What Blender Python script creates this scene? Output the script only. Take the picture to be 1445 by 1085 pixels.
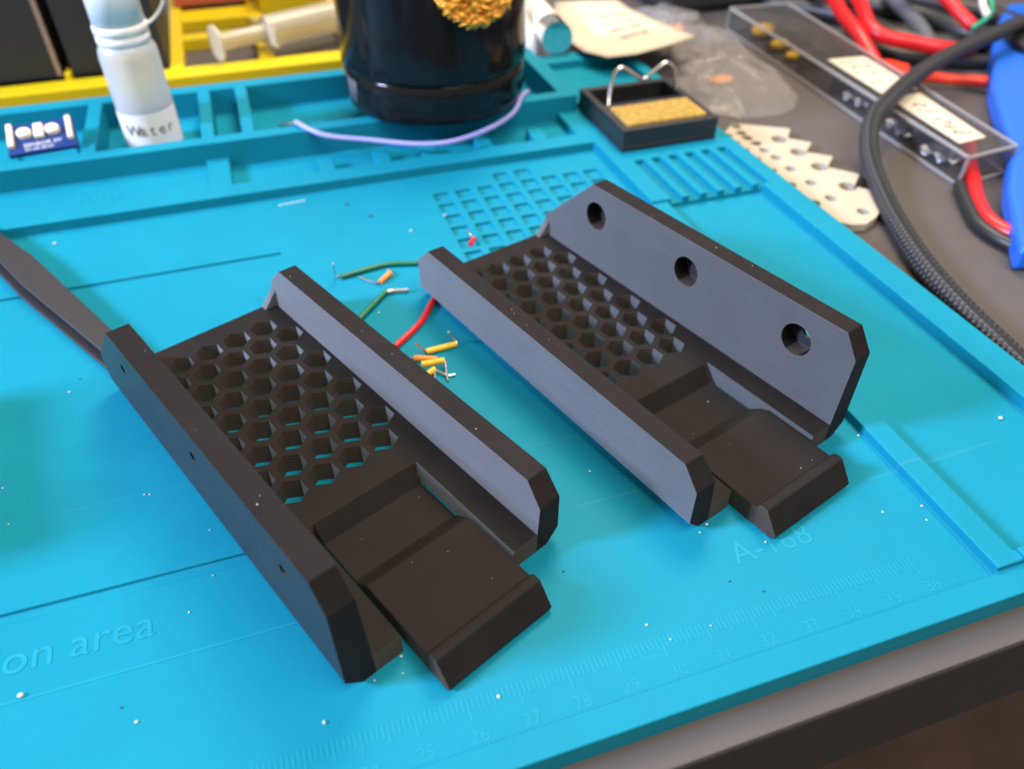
import bpy, bmesh, math, random
from mathutils import Vector, Matrix, Euler

# ------------------------------------------------------------------ reset
for o in list(bpy.data.objects):
    bpy.data.objects.remove(o, do_unlink=True)
S = 0.01                                   # all numbers below are centimetres
scene = bpy.context.scene
C = scene.collection
random.seed(7)

# ------------------------------------------------------------------ camera
cd = bpy.data.cameras.new('camera')
cam = bpy.data.objects.new('camera', cd); C.objects.link(cam)
cam.location = Vector((24.5906, -6.4935, 14.0888)) * S
cam.rotation_euler = Euler((0.844465, -0.000376, -0.324), 'XYZ')
cd.sensor_width = 36.0
cd.lens = 27.34
cd.clip_start = 0.005
cd.clip_end = 20
cd.dof.use_dof = True
cd.dof.focus_distance = 0.178
cd.dof.aperture_fstop = 12.0
scene.camera = cam
scene.render.resolution_x = 1024
scene.render.resolution_y = 768

# ------------------------------------------------------------------ world, lamps, exposure
w = bpy.data.worlds.new('World'); scene.world = w; w.use_nodes = True
bg = w.node_tree.nodes['Background']
bg.inputs[0].default_value = (1.0, 0.91, 0.82, 1)
bg.inputs[1].default_value = 0.48

def area(name, loc, target, size, power, col, size_y=None):
    l = bpy.data.lights.new(name, 'AREA'); l.energy = power; l.color = col; l.size = size * S
    if size_y: l.shape = 'RECTANGLE'; l.size_y = size_y * S
    o = bpy.data.objects.new(name, l); C.objects.link(o)
    o.location = Vector(loc) * S
    d = (Vector(target) - Vector(loc))
    o.rotation_euler = d.to_track_quat('-Z', 'Y').to_euler()
    return o
area('window_light', (-108, 17, 76), (27, 9, 1), 24, 56, (0.55, 0.66, 1.0), 28)
area('fill_light', (52, -34, 104), (28, 16, 0), 70, 12.5, (1.0, 0.90, 0.80))  # added soft fill to brighten the front-facing tray walls
area('ceiling_lamp', (50, 48, 70), (30, 15, 0), 30, 6.6, (1.0, 0.84, 0.66))

scene.view_settings.view_transform = 'Standard'
scene.view_settings.look = 'None'
scene.view_settings.exposure = 0.0
scene.view_settings.gamma = 1.0
scene.view_settings.use_curve_mapping = False

# ------------------------------------------------------------------ materials
def new_mat(name):
    m = bpy.data.materials.new(name); m.use_nodes = True
    nt = m.node_tree
    return m, nt, nt.nodes['Principled BSDF']

def noise(nt, scale, detail=3, rough=0.5, dist=0.0):
    tc = nt.nodes.new('ShaderNodeTexCoord')
    n = nt.nodes.new('ShaderNodeTexNoise')
    n.inputs['Scale'].default_value = scale; n.inputs['Detail'].default_value = detail
    n.inputs['Roughness'].default_value = rough; n.inputs['Distortion'].default_value = dist
    nt.links.new(tc.outputs['Object'], n.inputs['Vector'])
    return n

def add_bump(nt, bs, height_socket, strength, dist):
    b = nt.nodes.new('ShaderNodeBump')
    b.inputs['Strength'].default_value = strength; b.inputs['Distance'].default_value = dist
    nt.links.new(height_socket, b.inputs['Height'])
    nt.links.new(b.outputs[0], bs.inputs['Normal'])
    return b

def plain(name, col, rough=0.5, spec=0.5, metal=0.0, var=0.12, vscale=300, bump=0.0, bscale=900, trans=0.0, coat=0.0, sheen=0.0):
    m, nt, bs = new_mat(name)
    bs.inputs['Roughness'].default_value = rough
    bs.inputs['Specular IOR Level'].default_value = spec
    bs.inputs['Metallic'].default_value = metal
    bs.inputs['Transmission Weight'].default_value = trans
    bs.inputs['Coat Weight'].default_value = coat
    bs.inputs['Sheen Weight'].default_value = sheen
    n = noise(nt, vscale, 4, 0.6)
    r = nt.nodes.new('ShaderNodeValToRGB')
    r.color_ramp.elements[0].position = 0.3; r.color_ramp.elements[1].position = 0.7
    r.color_ramp.elements[0].color = tuple(c * (1 - var) for c in col) + (1,)
    r.color_ramp.elements[1].color = tuple(min(1, c * (1 + var)) for c in col) + (1,)
    nt.links.new(n.outputs['Fac'], r.inputs[0]); nt.links.new(r.outputs[0], bs.inputs['Base Color'])
    if bump:
        n2 = noise(nt, bscale, 3, 0.6)
        add_bump(nt, bs, n2.outputs['Fac'], bump, 0.0003)
    return m

def silicone(name, col, var=0.10):
    m, nt, bs = new_mat(name)
    bs.inputs['Roughness'].default_value = 0.52
    bs.inputs['Specular IOR Level'].default_value = 0.09
    n = noise(nt, 28, 5, 0.65, 0.6)
    n2 = noise(nt, 900, 2, 0.5)
    r = nt.nodes.new('ShaderNodeValToRGB')
    r.color_ramp.elements[0].position = 0.35; r.color_ramp.elements[1].position = 0.68
    r.color_ramp.elements[0].color = tuple(c * (1 - var) for c in col) + (1,)
    r.color_ramp.elements[1].color = tuple(c * (1 + var) for c in col) + (1,)
    nt.links.new(n.outputs['Fac'], r.inputs[0])
    base = r.outputs[0]
    for (rz, sc, thr, gain) in ((0.5, (9, 260, 1), 0.70, 0.10), (-0.9, (7, 330, 1), 0.715, 0.09), (0.15, (60, 75, 1), 0.70, -0.14)):
        tc2 = nt.nodes.new('ShaderNodeTexCoord'); mp2 = nt.nodes.new('ShaderNodeMapping')
        mp2.inputs['Rotation'].default_value = (0, 0, rz); mp2.inputs['Scale'].default_value = sc
        sn = nt.nodes.new('ShaderNodeTexNoise'); sn.inputs['Scale'].default_value = 1.0; sn.inputs['Detail'].default_value = 2
        nt.links.new(tc2.outputs['Object'], mp2.inputs['Vector']); nt.links.new(mp2.outputs[0], sn.inputs['Vector'])
        sm = nt.nodes.new('ShaderNodeMapRange'); sm.inputs['From Min'].default_value = thr; sm.inputs['From Max'].default_value = thr+0.06
        sm.inputs['To Max'].default_value = abs(gain)*0.7
        nt.links.new(sn.outputs['Fac'], sm.inputs['Value'])
        mc = nt.nodes.new('ShaderNodeMix'); mc.data_type = 'RGBA'
        mc.inputs[7].default_value = (0.30, 0.50, 0.56, 1) if gain > 0 else (0.02, 0.10, 0.12, 1)
        nt.links.new(sm.outputs[0], mc.inputs[0]); nt.links.new(base, mc.inputs[6]); base = mc.outputs[2]
    nt.links.new(base, bs.inputs['Base Color'])
    mr = nt.nodes.new('ShaderNodeMapRange')
    mr.inputs['To Min'].default_value = 0.42; mr.inputs['To Max'].default_value = 0.62
    nt.links.new(n.outputs['Fac'], mr.inputs['Value']); nt.links.new(mr.outputs[0], bs.inputs['Roughness'])
    add_bump(nt, bs, n2.outputs['Fac'], 0.10, 0.0002)
    return m

def printed(name, col, rough, axis, lines, bump, grain=0.25, sheen=0.0, spec=0.08):
    """black printed plastic: fine parallel extrusion lines plus a little grain"""
    m, nt, bs = new_mat(name)
    bs.inputs['Specular IOR Level'].default_value = spec
    bs.inputs['Sheen Weight'].default_value = sheen
    bs.inputs['Sheen Roughness'].default_value = 0.6
    bs.inputs['Sheen Tint'].default_value = (0.82, 0.90, 1.0, 1)  # cool tint painted in for the light from the left
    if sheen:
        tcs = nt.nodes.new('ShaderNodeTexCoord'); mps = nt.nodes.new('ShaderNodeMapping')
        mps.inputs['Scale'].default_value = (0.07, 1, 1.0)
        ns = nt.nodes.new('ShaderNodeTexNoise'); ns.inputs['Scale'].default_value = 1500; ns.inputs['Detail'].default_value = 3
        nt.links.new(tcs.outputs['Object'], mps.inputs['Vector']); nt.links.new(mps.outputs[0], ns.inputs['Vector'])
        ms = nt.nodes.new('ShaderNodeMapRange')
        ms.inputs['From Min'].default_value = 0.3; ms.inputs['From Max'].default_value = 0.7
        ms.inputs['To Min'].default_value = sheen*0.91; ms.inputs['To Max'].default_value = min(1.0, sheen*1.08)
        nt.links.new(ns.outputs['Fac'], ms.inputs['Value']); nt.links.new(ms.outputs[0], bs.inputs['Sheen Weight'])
    tc = nt.nodes.new('ShaderNodeTexCoord')
    mp = nt.nodes.new('ShaderNodeMapping')
    mp.inputs['Rotation'].default_value = axis
    nt.links.new(tc.outputs['Object'], mp.inputs['Vector'])
    wv = nt.nodes.new('ShaderNodeTexWave')
    wv.wave_type = 'BANDS'; wv.bands_direction = 'X'
    wv.inputs['Scale'].default_value = lines
    wv.inputs['Distortion'].default_value = 0.6
    wv.inputs['Detail'].default_value = 1.5
    wv.inputs['Detail Scale'].default_value = 0.6
    nt.links.new(mp.outputs[0], wv.inputs['Vector'])
    n = noise(nt, 1600, 3, 0.7)
    n3 = noise(nt, 70, 4, 0.6)
    mx = nt.nodes.new('ShaderNodeMix'); mx.data_type = 'FLOAT'
    mx.inputs[0].default_value = grain
    nt.links.new(wv.outputs['Fac'], mx.inputs[2]); nt.links.new(n.outputs['Fac'], mx.inputs[3])
    add_bump(nt, bs, mx.outputs[0], bump, 0.00012)
    r = nt.nodes.new('ShaderNodeValToRGB')
    r.color_ramp.elements[0].position = 0.3; r.color_ramp.elements[1].position = 0.75
    r.color_ramp.elements[0].color = tuple(c * 0.85 for c in col) + (1,)
    r.color_ramp.elements[1].color = tuple(c * 1.18 for c in col) + (1,)
    nt.links.new(n3.outputs['Fac'], r.inputs[0]); nt.links.new(r.outputs[0], bs.inputs['Base Color'])
    mr = nt.nodes.new('ShaderNodeMapRange')
    mr.inputs['To Min'].default_value = rough - 0.06; mr.inputs['To Max'].default_value = rough + 0.08
    nt.links.new(n3.outputs['Fac'], mr.inputs['Value']); nt.links.new(mr.outputs[0], bs.inputs['Roughness'])
    return m

def clear(name, tint, gloss=0.12, rough=0.05, bump=0.0, milk=0.1):
    m = bpy.data.materials.new(name); m.use_nodes = True
    nt = m.node_tree; nt.nodes.clear()
    out = nt.nodes.new('ShaderNodeOutputMaterial')
    tr = nt.nodes.new('ShaderNodeBsdfTransparent'); tr.inputs[0].default_value = tint + (1,)
    gl = nt.nodes.new('ShaderNodeBsdfPrincipled')
    gl.inputs['Base Color'].default_value = (milk, milk*0.97, milk*0.95, 1); gl.inputs['Roughness'].default_value = rough
    lw = nt.nodes.new('ShaderNodeLayerWeight'); lw.inputs[0].default_value = 0.25
    mr = nt.nodes.new('ShaderNodeMapRange')
    mr.inputs['To Min'].default_value = gloss; mr.inputs['To Max'].default_value = min(1, gloss + 0.5)
    mx = nt.nodes.new('ShaderNodeMixShader')
    nt.links.new(lw.outputs['Facing'], mr.inputs['Value']); nt.links.new(mr.outputs[0], mx.inputs[0])
    nt.links.new(tr.outputs[0], mx.inputs[1]); nt.links.new(gl.outputs[0], mx.inputs[2])
    nt.links.new(mx.outputs[0], out.inputs[0])
    if bump:
        n = noise(nt, 160, 4, 0.6, 1.2)
        add_bump(nt, gl, n.outputs['Fac'], bump, 0.004)
    return m

M = {}
M['mat'] = silicone('blue_silicone', (0.006, 0.218, 0.314), 0.045)
M['mark'] = silicone('pale_blue_moulding', (0.011, 0.258, 0.36), 0.05)
PLA = (0.034, 0.032, 0.032)  # one plastic; top, side and layer copies carry light and shade
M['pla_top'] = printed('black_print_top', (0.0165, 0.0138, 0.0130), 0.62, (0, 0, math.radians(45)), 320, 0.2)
M['pla_lit_side'] = printed('black_print_lit_side', (0.042, 0.042, 0.043), 0.6, (0, 0, 0), 10, 0.6, 1.0, 0.62, 0.4)  # lit copy: strong sheen paints the cool light on left-facing walls
M['pla_hex'] = printed('black_print_layers', (0.070, 0.055, 0.042), 0.55, (0, math.radians(90), 0), 330, 0.8)  # brown base paints warm light on the hole walls
M['pla_smooth'] = printed('black_print_smooth', (0.030, 0.032, 0.036), 0.36, (0, 0, 0), 40, 0.05, 0.5)
M['desk'] = plain('grey_laminate', (0.090, 0.080, 0.074), 0.55, 0.25, var=0.05, vscale=60, bump=0.05, bscale=1200)
M['deskedge'] = plain('dark_edge_band', (0.030, 0.026, 0.024), 0.55, 0.4, var=0.06)
M['floor'] = plain('dark_floor', (0.075, 0.048, 0.036), 0.7, 0.3, var=0.3, vscale=14)
M['yellow'] = plain('yellow_plastic', (0.62, 0.46, 0.004), 0.42, 0.4, var=0.04)
M['black'] = plain('black_card', (0.022, 0.022, 0.022), 0.6, 0.4, var=0.12, vscale=40)
M['tan'] = plain('tan_edge', (0.30, 0.21, 0.15), 0.7, 0.2)
M['orange'] = plain('orange_plastic', (0.55, 0.12, 0.05), 0.5, 0.4)
M['gloss'] = plain('gloss_black', (0.008, 0.008, 0.009), 0.13, 0.25, var=0.05)
M['brass'] = plain('brass', (0.90, 0.40, 0.04), 0.30, 0.5, metal=0.25, var=0.2, vscale=500)
M['steel'] = plain('tinned_steel', (0.72, 0.70, 0.68), 0.25, 0.5, metal=1.0)
M['chrome'] = plain('chrome', (0.80, 0.80, 0.82), 0.12, 0.5, metal=1.0)
M['sponge'] = plain('yellow_sponge', (0.36, 0.23, 0.055), 0.9, 0.1, var=0.35, vscale=420, bump=1.0, bscale=700)
M['blackplastic'] = plain('black_plastic', (0.020, 0.020, 0.021), 0.42, 0.45, var=0.1)
M['tweezer'] = plain('matt_black_coating', (0.030, 0.028, 0.029), 0.48, 0.5, var=0.05)
M['cream'] = plain('cream_plastic', (0.47, 0.41, 0.31), 0.5, 0.3, var=0.03)
M['bluep'] = plain('blue_plastic', (0.015, 0.13, 0.62), 0.38, 0.45, var=0.05)
M['red'] = plain('red_pvc', (0.62, 0.012, 0.014), 0.36, 0.5, var=0.05)
M['redo'] = plain('orange_red_pvc', (0.75, 0.04, 0.012), 0.4, 0.5, var=0.05)
M['green'] = plain('green_pvc', (0.004, 0.14, 0.07), 0.4, 0.5, var=0.05)
M['greenl'] = plain('light_green_pvc', (0.02, 0.34, 0.19), 0.4, 0.5, var=0.05)
M['whitew'] = plain('white_pvc', (0.75, 0.71, 0.66), 0.45, 0.4, var=0.05)
M['orangew'] = plain('orange_pvc', (0.85, 0.26, 0.03), 0.4, 0.5, var=0.05)
M['yelloww'] = plain('yellow_pvc', (0.82, 0.47, 0.004), 0.4, 0.5, var=0.05)
M['purple'] = plain('lilac_pvc', (0.34, 0.34, 0.74), 0.4, 0.5, var=0.05)
M['grey'] = plain('grey_pvc', (0.10, 0.10, 0.115), 0.5, 0.4)
M['paper'] = plain('label_paper', (0.60, 0.52, 0.40), 0.75, 0.2, var=0.04)
M['ink'] = plain('printed_ink', (0.10, 0.095, 0.09), 0.8, 0.1)
M['inksoft'] = plain('faded_ink', (0.20, 0.17, 0.14), 0.8, 0.1)
M['pcb'] = plain('blue_pcb', (0.006, 0.035, 0.17), 0.35, 0.5, var=0.06)
M['cera'] = plain('cream_component', (0.80, 0.68, 0.52), 0.5, 0.4, var=0.06)
M['silk'] = plain('white_silkscreen', (0.72, 0.72, 0.72), 0.6, 0.3)
M['foil'] = plain('silver_foil', (0.55, 0.58, 0.62), 0.30, 0.5, metal=0.85, var=0.25, vscale=160, bump=0.6, bscale=220)
M['clear'] = clear('clear_plastic', (0.95, 0.94, 0.94), 0.08, 0.05, 0.0, 0.10)
M['frost'] = clear('frosted_edge', (0.75, 0.71, 0.70), 0.45, 0.25, 0.0, 0.45)
M['bag'] = clear('poly_bag', (0.95, 0.94, 0.93), 0.24, 0.10, 0.3, 0.40)
M['syr'] = plain('translucent_beige', (0.86, 0.78, 0.58), 0.30, 0.5, trans=0.65, var=0.05)
M['bottle'] = plain('milky_plastic', (0.90, 0.91, 0.90), 0.30, 0.45, trans=0.6, var=0.02)
M['cap'] = plain('white_cap', (0.80, 0.79, 0.77), 0.40, 0.45, var=0.02)
M['label'] = plain('white_label', (0.86, 0.82, 0.78), 0.6, 0.3, var=0.02)
M['crumb'] = plain('white_crumb', (0.55, 0.58, 0.60), 0.6, 0.3)
M['soot'] = plain('dark_speck', (0.03, 0.05, 0.06), 0.7, 0.2)

def braid():
    m, nt, bs = new_mat('black_braid')
    bs.inputs['Roughness'].default_value = 0.5
    tc = nt.nodes.new('ShaderNodeTexCoord')
    mp = nt.nodes.new('ShaderNodeMapping'); mp.inputs['Scale'].default_value = (5.5, 7.54, 1)
    nt.links.new(tc.outputs['UV'], mp.inputs['Vector'])
    ch = nt.nodes.new('ShaderNodeTexWave'); ch.wave_type = 'BANDS'; ch.bands_direction = 'DIAGONAL'
    ch.inputs['Scale'].default_value = 0.5
    nt.links.new(mp.outputs[0], ch.inputs['Vector'])
    mp2 = nt.nodes.new('ShaderNodeMapping'); mp2.inputs['Scale'].default_value = (5.5, -7.54, 1)
    nt.links.new(tc.outputs['UV'], mp2.inputs['Vector'])
    c2 = nt.nodes.new('ShaderNodeTexWave'); c2.wave_type = 'BANDS'; c2.bands_direction = 'DIAGONAL'
    c2.inputs['Scale'].default_value = 0.5
    nt.links.new(mp2.outputs[0], c2.inputs['Vector'])
    mxx = nt.nodes.new('ShaderNodeMath'); mxx.operation = 'MULTIPLY'
    nt.links.new(ch.outputs['Fac'], mxx.inputs[0]); nt.links.new(c2.outputs['Fac'], mxx.inputs[1])
    r = nt.nodes.new('ShaderNodeValToRGB')
    r.color_ramp.elements[0].color = (0.006, 0.006, 0.007, 1); r.color_ramp.elements[1].color = (0.10, 0.10, 0.11, 1)
    nt.links.new(mxx.outputs[0], r.inputs[0]); nt.links.new(r.outputs[0], bs.inputs['Base Color'])
    add_bump(nt, bs, mxx.outputs[0], 0.9, 0.0006)
    return m
M['braid'] = braid()

# ------------------------------------------------------------------ mesh helpers
class MB:
    def __init__(s): s.v = []; s.f = []; s.uv = None
    def add(s, vs, fs):
        n = len(s.v); s.v += [tuple(p) for p in vs]; s.f += [tuple(i + n for i in f) for f in fs]; return s
    def box(s, a, b):
        (x0, y0, z0), (x1, y1, z1) = a, b
        return s.add([(x0,y0,z0),(x1,y0,z0),(x1,y1,z0),(x0,y1,z0),(x0,y0,z1),(x1,y0,z1),(x1,y1,z1),(x0,y1,z1)],
                     [(0,3,2,1),(4,5,6,7),(0,1,5,4),(1,2,6,5),(2,3,7,6),(3,0,4,7)])
    def prism(s, pts, z0, z1, f=None):
        """polygon pts (a,b) extruded along c; f maps (a,b,c)->xyz"""
        f = f or (lambda a, b, c: (a, b, c)); n = len(pts)
        vs = [f(a, b, z0) for a, b in pts] + [f(a, b, z1) for a, b in pts]
        fs = [tuple(reversed(range(n))), tuple(range(n, 2*n))] + [(i, (i+1) % n, n+(i+1) % n, n+i) for i in range(n)]
        return s.add(vs, fs)
    def lathe(s, prof, cx, cy, seg=48, cap=True):
        n = len(prof); vs = []; fs = []
        for k in range(seg):
            a = 2*math.pi*k/seg
            vs += [(cx+r*math.cos(a), cy+r*math.sin(a), z) for r, z in prof]
        for k in range(seg):
            k2 = (k+1) % seg
            for i in range(n-1): fs.append((k*n+i, k2*n+i, k2*n+i+1, k*n+i+1))
        if cap:
            fs.append(tuple(k*n for k in reversed(range(seg)))); fs.append(tuple(k*n+n-1 for k in range(seg)))
        return s.add(vs, fs)
    def tube(s, pts, r, seg=12, smooth=6, flat=None, taper=None):
        P = [Vector(p) for p in pts]
        if smooth and len(P) > 2:
            Q = []
            for i in range(len(P)-1):
                p0, p1, p2, p3 = P[max(i-1,0)], P[i], P[i+1], P[min(i+2,len(P)-1)]
                for j in range(smooth):
                    t = j/smooth
                    Q.append(0.5*((2*p1)+(p2-p0)*t+(2*p0-5*p1+4*p2-p3)*t*t+(3*p1-p0-3*p2+p3)*t*t*t))
            Q.append(P[-1]); P = Q
        T = [(P[min(i+1,len(P)-1)]-P[max(i-1,0)]).normalized() for i in range(len(P))]
        up = Vector((0,0,1)) if abs(T[0].z) < 0.9 else Vector((1,0,0))
        N = (up - T[0]*up.dot(T[0])).normalized(); vs = []; fs = []
        ln = [0.0]
        for i in range(1, len(P)): ln.append(ln[-1]+(P[i]-P[i-1]).length)
        if s.uv is None: s.uv = {}
        base = len(s.v)
        for i, p in enumerate(P):
            N = (N - T[i]*N.dot(T[i])).normalized(); B = T[i].cross(N)
            rr = r*(taper[0]+(taper[1]-taper[0])*i/(len(P)-1)) if taper else r
            for k in range(seg):
                a = 2*math.pi*k/seg
                q = p + N*math.cos(a)*rr*(flat or 1) + B*math.sin(a)*rr
                s.uv[base+len(vs)] = (ln[i], k/seg)
                vs.append(q)
        for i in range(len(P)-1):
            for k in range(seg):
                k2 = (k+1) % seg
                fs.append((i*seg+k, i*seg+k2, (i+1)*seg+k2, (i+1)*seg+k))
        fs.append(tuple(reversed(range(seg)))); fs.append(tuple((len(P)-1)*seg+k for k in range(seg)))
        return s.add(vs, fs)
    def sphere(s, c, r, seg=12, ring=8, sc=(1,1,1)):
        vs = [(c[0], c[1], c[2]+r*sc[2])]
        for i in range(1, ring):
            a = math.pi*i/ring
            for k in range(seg):
                b = 2*math.pi*k/seg
                vs.append((c[0]+r*sc[0]*math.sin(a)*math.cos(b), c[1]+r*sc[1]*math.sin(a)*math.sin(b), c[2]+r*sc[2]*math.cos(a)))
        vs.append((c[0], c[1], c[2]-r*sc[2])); fs = []
        for k in range(seg): fs.append((0, 1+k, 1+(k+1) % seg))
        for i in range(ring-2):
            for k in range(seg):
                fs.append((1+i*seg+k, 1+(i+1)*seg+k, 1+(i+1)*seg+(k+1) % seg, 1+i*seg+(k+1) % seg))
        L = len(vs)-1
        for k in range(seg): fs.append((L, 1+(ring-2)*seg+(k+1) % seg, 1+(ring-2)*seg+k))
        return s.add(vs, fs)

def mesh_from(mb, org=(0,0,0)):
    me = bpy.data.meshes.new('mesh')
    me.from_pydata([((x-org[0])*S, (y-org[1])*S, (z-org[2])*S) for x, y, z in mb.v], [], mb.f)
    bm = bmesh.new(); bm.from_mesh(me); bmesh.ops.recalc_face_normals(bm, faces=bm.faces); bm.to_mesh(me); bm.free()
    if mb.uv:
        uvl = me.uv_layers.new(name='UVMap')
        for lp in me.loops:
            uvl.data[lp.index].uv = mb.uv.get(lp.vertex_index, (0, 0))
    me.update()
    return me

def obj(name, mb, mat, parent=None, smooth=False, bevel=0, seg=2, org=None):
    """one mesh object; world-centimetre coordinates, re-based on its parent's origin"""
    o_ = org if org is not None else (tuple(parent['org']) if parent is not None and 'org' in parent else (0,0,0))
    me = mesh_from(mb, o_) if isinstance(mb, MB) else mb
    o = bpy.data.objects.new(name, me); C.objects.link(o)
    mats = mat if isinstance(mat, (list, tuple)) else [mat]
    for m in mats: me.materials.append(M[m])
    if parent is not None: o.parent = parent
    elif org is not None: o.location = Vector(org)*S
    if smooth:
        for p in me.polygons: p.use_smooth = True
    if bevel:
        for p in me.polygons: p.use_smooth = True
        b = o.modifiers.new('bevel', 'BEVEL'); b.width = bevel*S; b.segments = seg; b.limit_method = 'ANGLE'
        b.angle_limit = math.radians(32); b.harden_normals = True; b.use_clamp_overlap = True
    return o

def thing(name, org, label, cat, group=None):
    o = bpy.data.objects.new(name, None); C.objects.link(o)
    o.empty_display_size = 0.01
    o.location = Vector(org)*S; o['org'] = list(org)
    return tag(o, label, cat, group)

def tag(o, label=None, cat=None, group=None, kind=None):
    if label: o['label'] = label
    if cat: o['category'] = cat
    if group: o['group'] = group
    if kind: o['kind'] = kind
    return o

def autosmooth(o, deg=40):
    me = o.data
    me.polygons.foreach_set('use_smooth', [True]*len(me.polygons))
    me.set_sharp_from_angle(angle=math.radians(deg))

def evaluated(o):
    dg = bpy.context.evaluated_depsgraph_get()
    me = bpy.data.meshes.new_from_object(o.evaluated_get(dg))
    o.modifiers.clear(); o.data = me
    return o

def boolean_cut(o, cutter_mb, org=(0,0,0)):
    c = bpy.data.objects.new('cutter', mesh_from(cutter_mb, org)); C.objects.link(c)
    bpy.context.view_layer.update()
    c.matrix_world = o.matrix_world.copy()
    m = o.modifiers.new('cut', 'BOOLEAN'); m.operation = 'DIFFERENCE'; m.solver = 'EXACT'; m.object = c
    evaluated(o)
    bpy.data.objects.remove(c, do_unlink=True)

def text(body, size, x, y, z, mat, parent, name, thick=0.02, rot=None, align='LEFT', mtx=None):
    cu = bpy.data.curves.new('t', 'FONT'); cu.body = body; cu.size = size*S
    cu.extrude = thick*S; cu.align_x = align; cu.resolution_u = 3
    t = bpy.data.objects.new('t', cu); C.objects.link(t)
    dg = bpy.context.evaluated_depsgraph_get()
    me = bpy.data.meshes.new_from_object(t.evaluated_get(dg))
    bpy.data.objects.remove(t, do_unlink=True)
    o = bpy.data.objects.new(name, me); C.objects.link(o); me.materials.clear(); me.materials.append(M[mat])
    o.parent = parent
    org = tuple(parent['org']) if 'org' in parent else (0,0,0)
    if mtx is None:
        o.location = Vector((x-org[0], y-org[1], z-org[2]))*S
        if rot: o.rotation_euler = rot
    else: o.matrix_local = mtx
    return o

# ================================================================== SETTING
DZ = -0.5
mb = MB().box((-60, -1.85, DZ-3.1), (110, 110, DZ))
desk = obj('desk', mb, ['desk', 'deskedge'], bevel=0.12, seg=3)
for p in desk.data.polygons:
    if abs(p.normal.y) > 0.5: p.material_index = 1
tag(desk, kind='structure')
mb = MB().box((-200, -200, -76), (300, 300, -75))
tag(obj('floor', mb, 'floor'), kind='structure')

# ------------------------------------------------------------------ soldering mat: one sheet of stepped heights
R = [(-1.5, 43.0, -1.15, 30.7, 0.40),            # rims
     (-1.5, 43.0, -1.15, -0.56, 0.13),           # front rim
     (-0.9, 37.45, -0.56, 21.2, 0.0),            # work area
     (38.1, 42.0, -0.3, 15.9, 0.0),             # right panel
     (38.1, 42.55, 15.9, 19.98, 0.40),
     (37.45, 38.1, -0.56, 15.9, 0.28),           # low ledge beside the ruler field
     (-1.5, 37.95, 21.2, 24.35, 0.40),           # back ridge
     (-0.9, 22.35, 22.1, 24.35, 0.22),           # left shelf
     (23.2, 37.05, 22.1, 24.35, 0.0),            # front row of bins
     (-1.5, 37.95, 24.35, 30.7, 1.10),           # tray block
     (11.0, 17.95, 25.0, 29.95, 0.0), (18.5, 22.35, 25.0, 29.95, 0.0),
     (22.85, 23.9, 25.0, 29.95, 0.0), (24.4, 37.25, 25.0, 29.95, 0.0),
     (4.5, 10.5, 25.0, 29.95, 0.0), (-0.9, 4.0, 25.0, 29.95, 0.0),
     (37.95, 43.0, 24.6, 30.7, 0.62), (38.5, 42.4, 25.2, 29.6, 0.25),
     (-0.9, 24.4, 17.14, 17.40, -0.11),          # long grooves
     (-0.9, 23.4, 4.87, 5.15, -0.09)]
for x in (26.77, 28.95, 30.82, 33.16, 35.50): R.append((x-0.30, x+0.30, 22.1, 23.25, 0.40))
for k in range(6): R.append((38.45+0.73*k-0.21, 38.45+0.73*k+0.21, 15.9, 19.12, 0.18))
for k in range(8):
    for j in range(8):
        x = 30.55+0.87*k; y = 19.42-0.86*j
        R.append((x-0.30, x+0.30, y-0.30, y+0.30, -0.13))
for x in (30.55+0.87*3, 30.55+0.87*4): R.append((x-0.30, x+0.30, 20.28-0.30, 20.28+0.30, -0.13))
xs = sorted({round(r[i], 3) for r in R for i in (0, 1)}); ys = sorted({round(r[i], 3) for r in R for i in (2, 3)})
nx, ny = len(xs)-1, len(ys)-1
H = [[0.0]*ny for _ in range(nx)]
for i in range(nx):
    xc = (xs[i]+xs[i+1])/2
    for j in range(ny):
        yc = (ys[j]+ys[j+1])/2
        for r in R:
            if r[0] < xc < r[1] and r[2] < yc < r[3]: H[i][j] = r[4]
bm = bmesh.new(); vc = {}
def V(x, y, z):
    k = (round(x, 3), round(y, 3), round(z, 3))
    if k not in vc: vc[k] = bm.verts.new((k[0]*S, k[1]*S, k[2]*S))
    return vc[k]
BOT = DZ+0.001
zs_at = {}
for i in range(nx+1):
    for j in range(ny+1):
        zz = set()
        for a, b in ((i-1,j-1),(i,j-1),(i-1,j),(i,j)):
            if 0 <= a < nx and 0 <= b < ny: zz.add(H[a][b])
        if i in (0, nx) or j in (0, ny): zz.add(BOT)
        zs_at[i, j] = sorted(zz)
def wall(i0, j0, i1, j1, za, zb):
    lo, hi = min(za, zb), max(za, zb)
    A = [z for z in zs_at[i0, j0] if lo <= z <= hi]; B = [z for z in zs_at[i1, j1] if lo <= z <= hi]
    vs = [V(xs[i0], ys[j0], z) for z in A]+[V(xs[i1], ys[j1], z) for z in reversed(B)]
    try: bm.faces.new(vs)
    except ValueError: pass
for i in range(nx):
    for j in range(ny):
        z = H[i][j]
        bm.faces.new([V(xs[i], ys[j], z), V(xs[i+1], ys[j], z), V(xs[i+1], ys[j+1], z), V(xs[i], ys[j+1], z)])
        zr = H[i+1][j] if i+1 < nx else BOT
        if zr != z: wall(i+1, j, i+1, j+1, z, zr)
        zt = H[i][j+1] if j+1 < ny else BOT
        if zt != z: wall(i, j+1, i+1, j+1, z, zt)
        if i == 0: wall(0, j, 0, j+1, z, BOT)
        if j == 0: wall(i, 0, i+1, 0, z, BOT)
bmesh.ops.recalc_face_normals(bm, faces=bm.faces)
bmesh.ops.dissolve_limit(bm, angle_limit=0.01, verts=bm.verts, edges=bm.edges)
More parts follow.
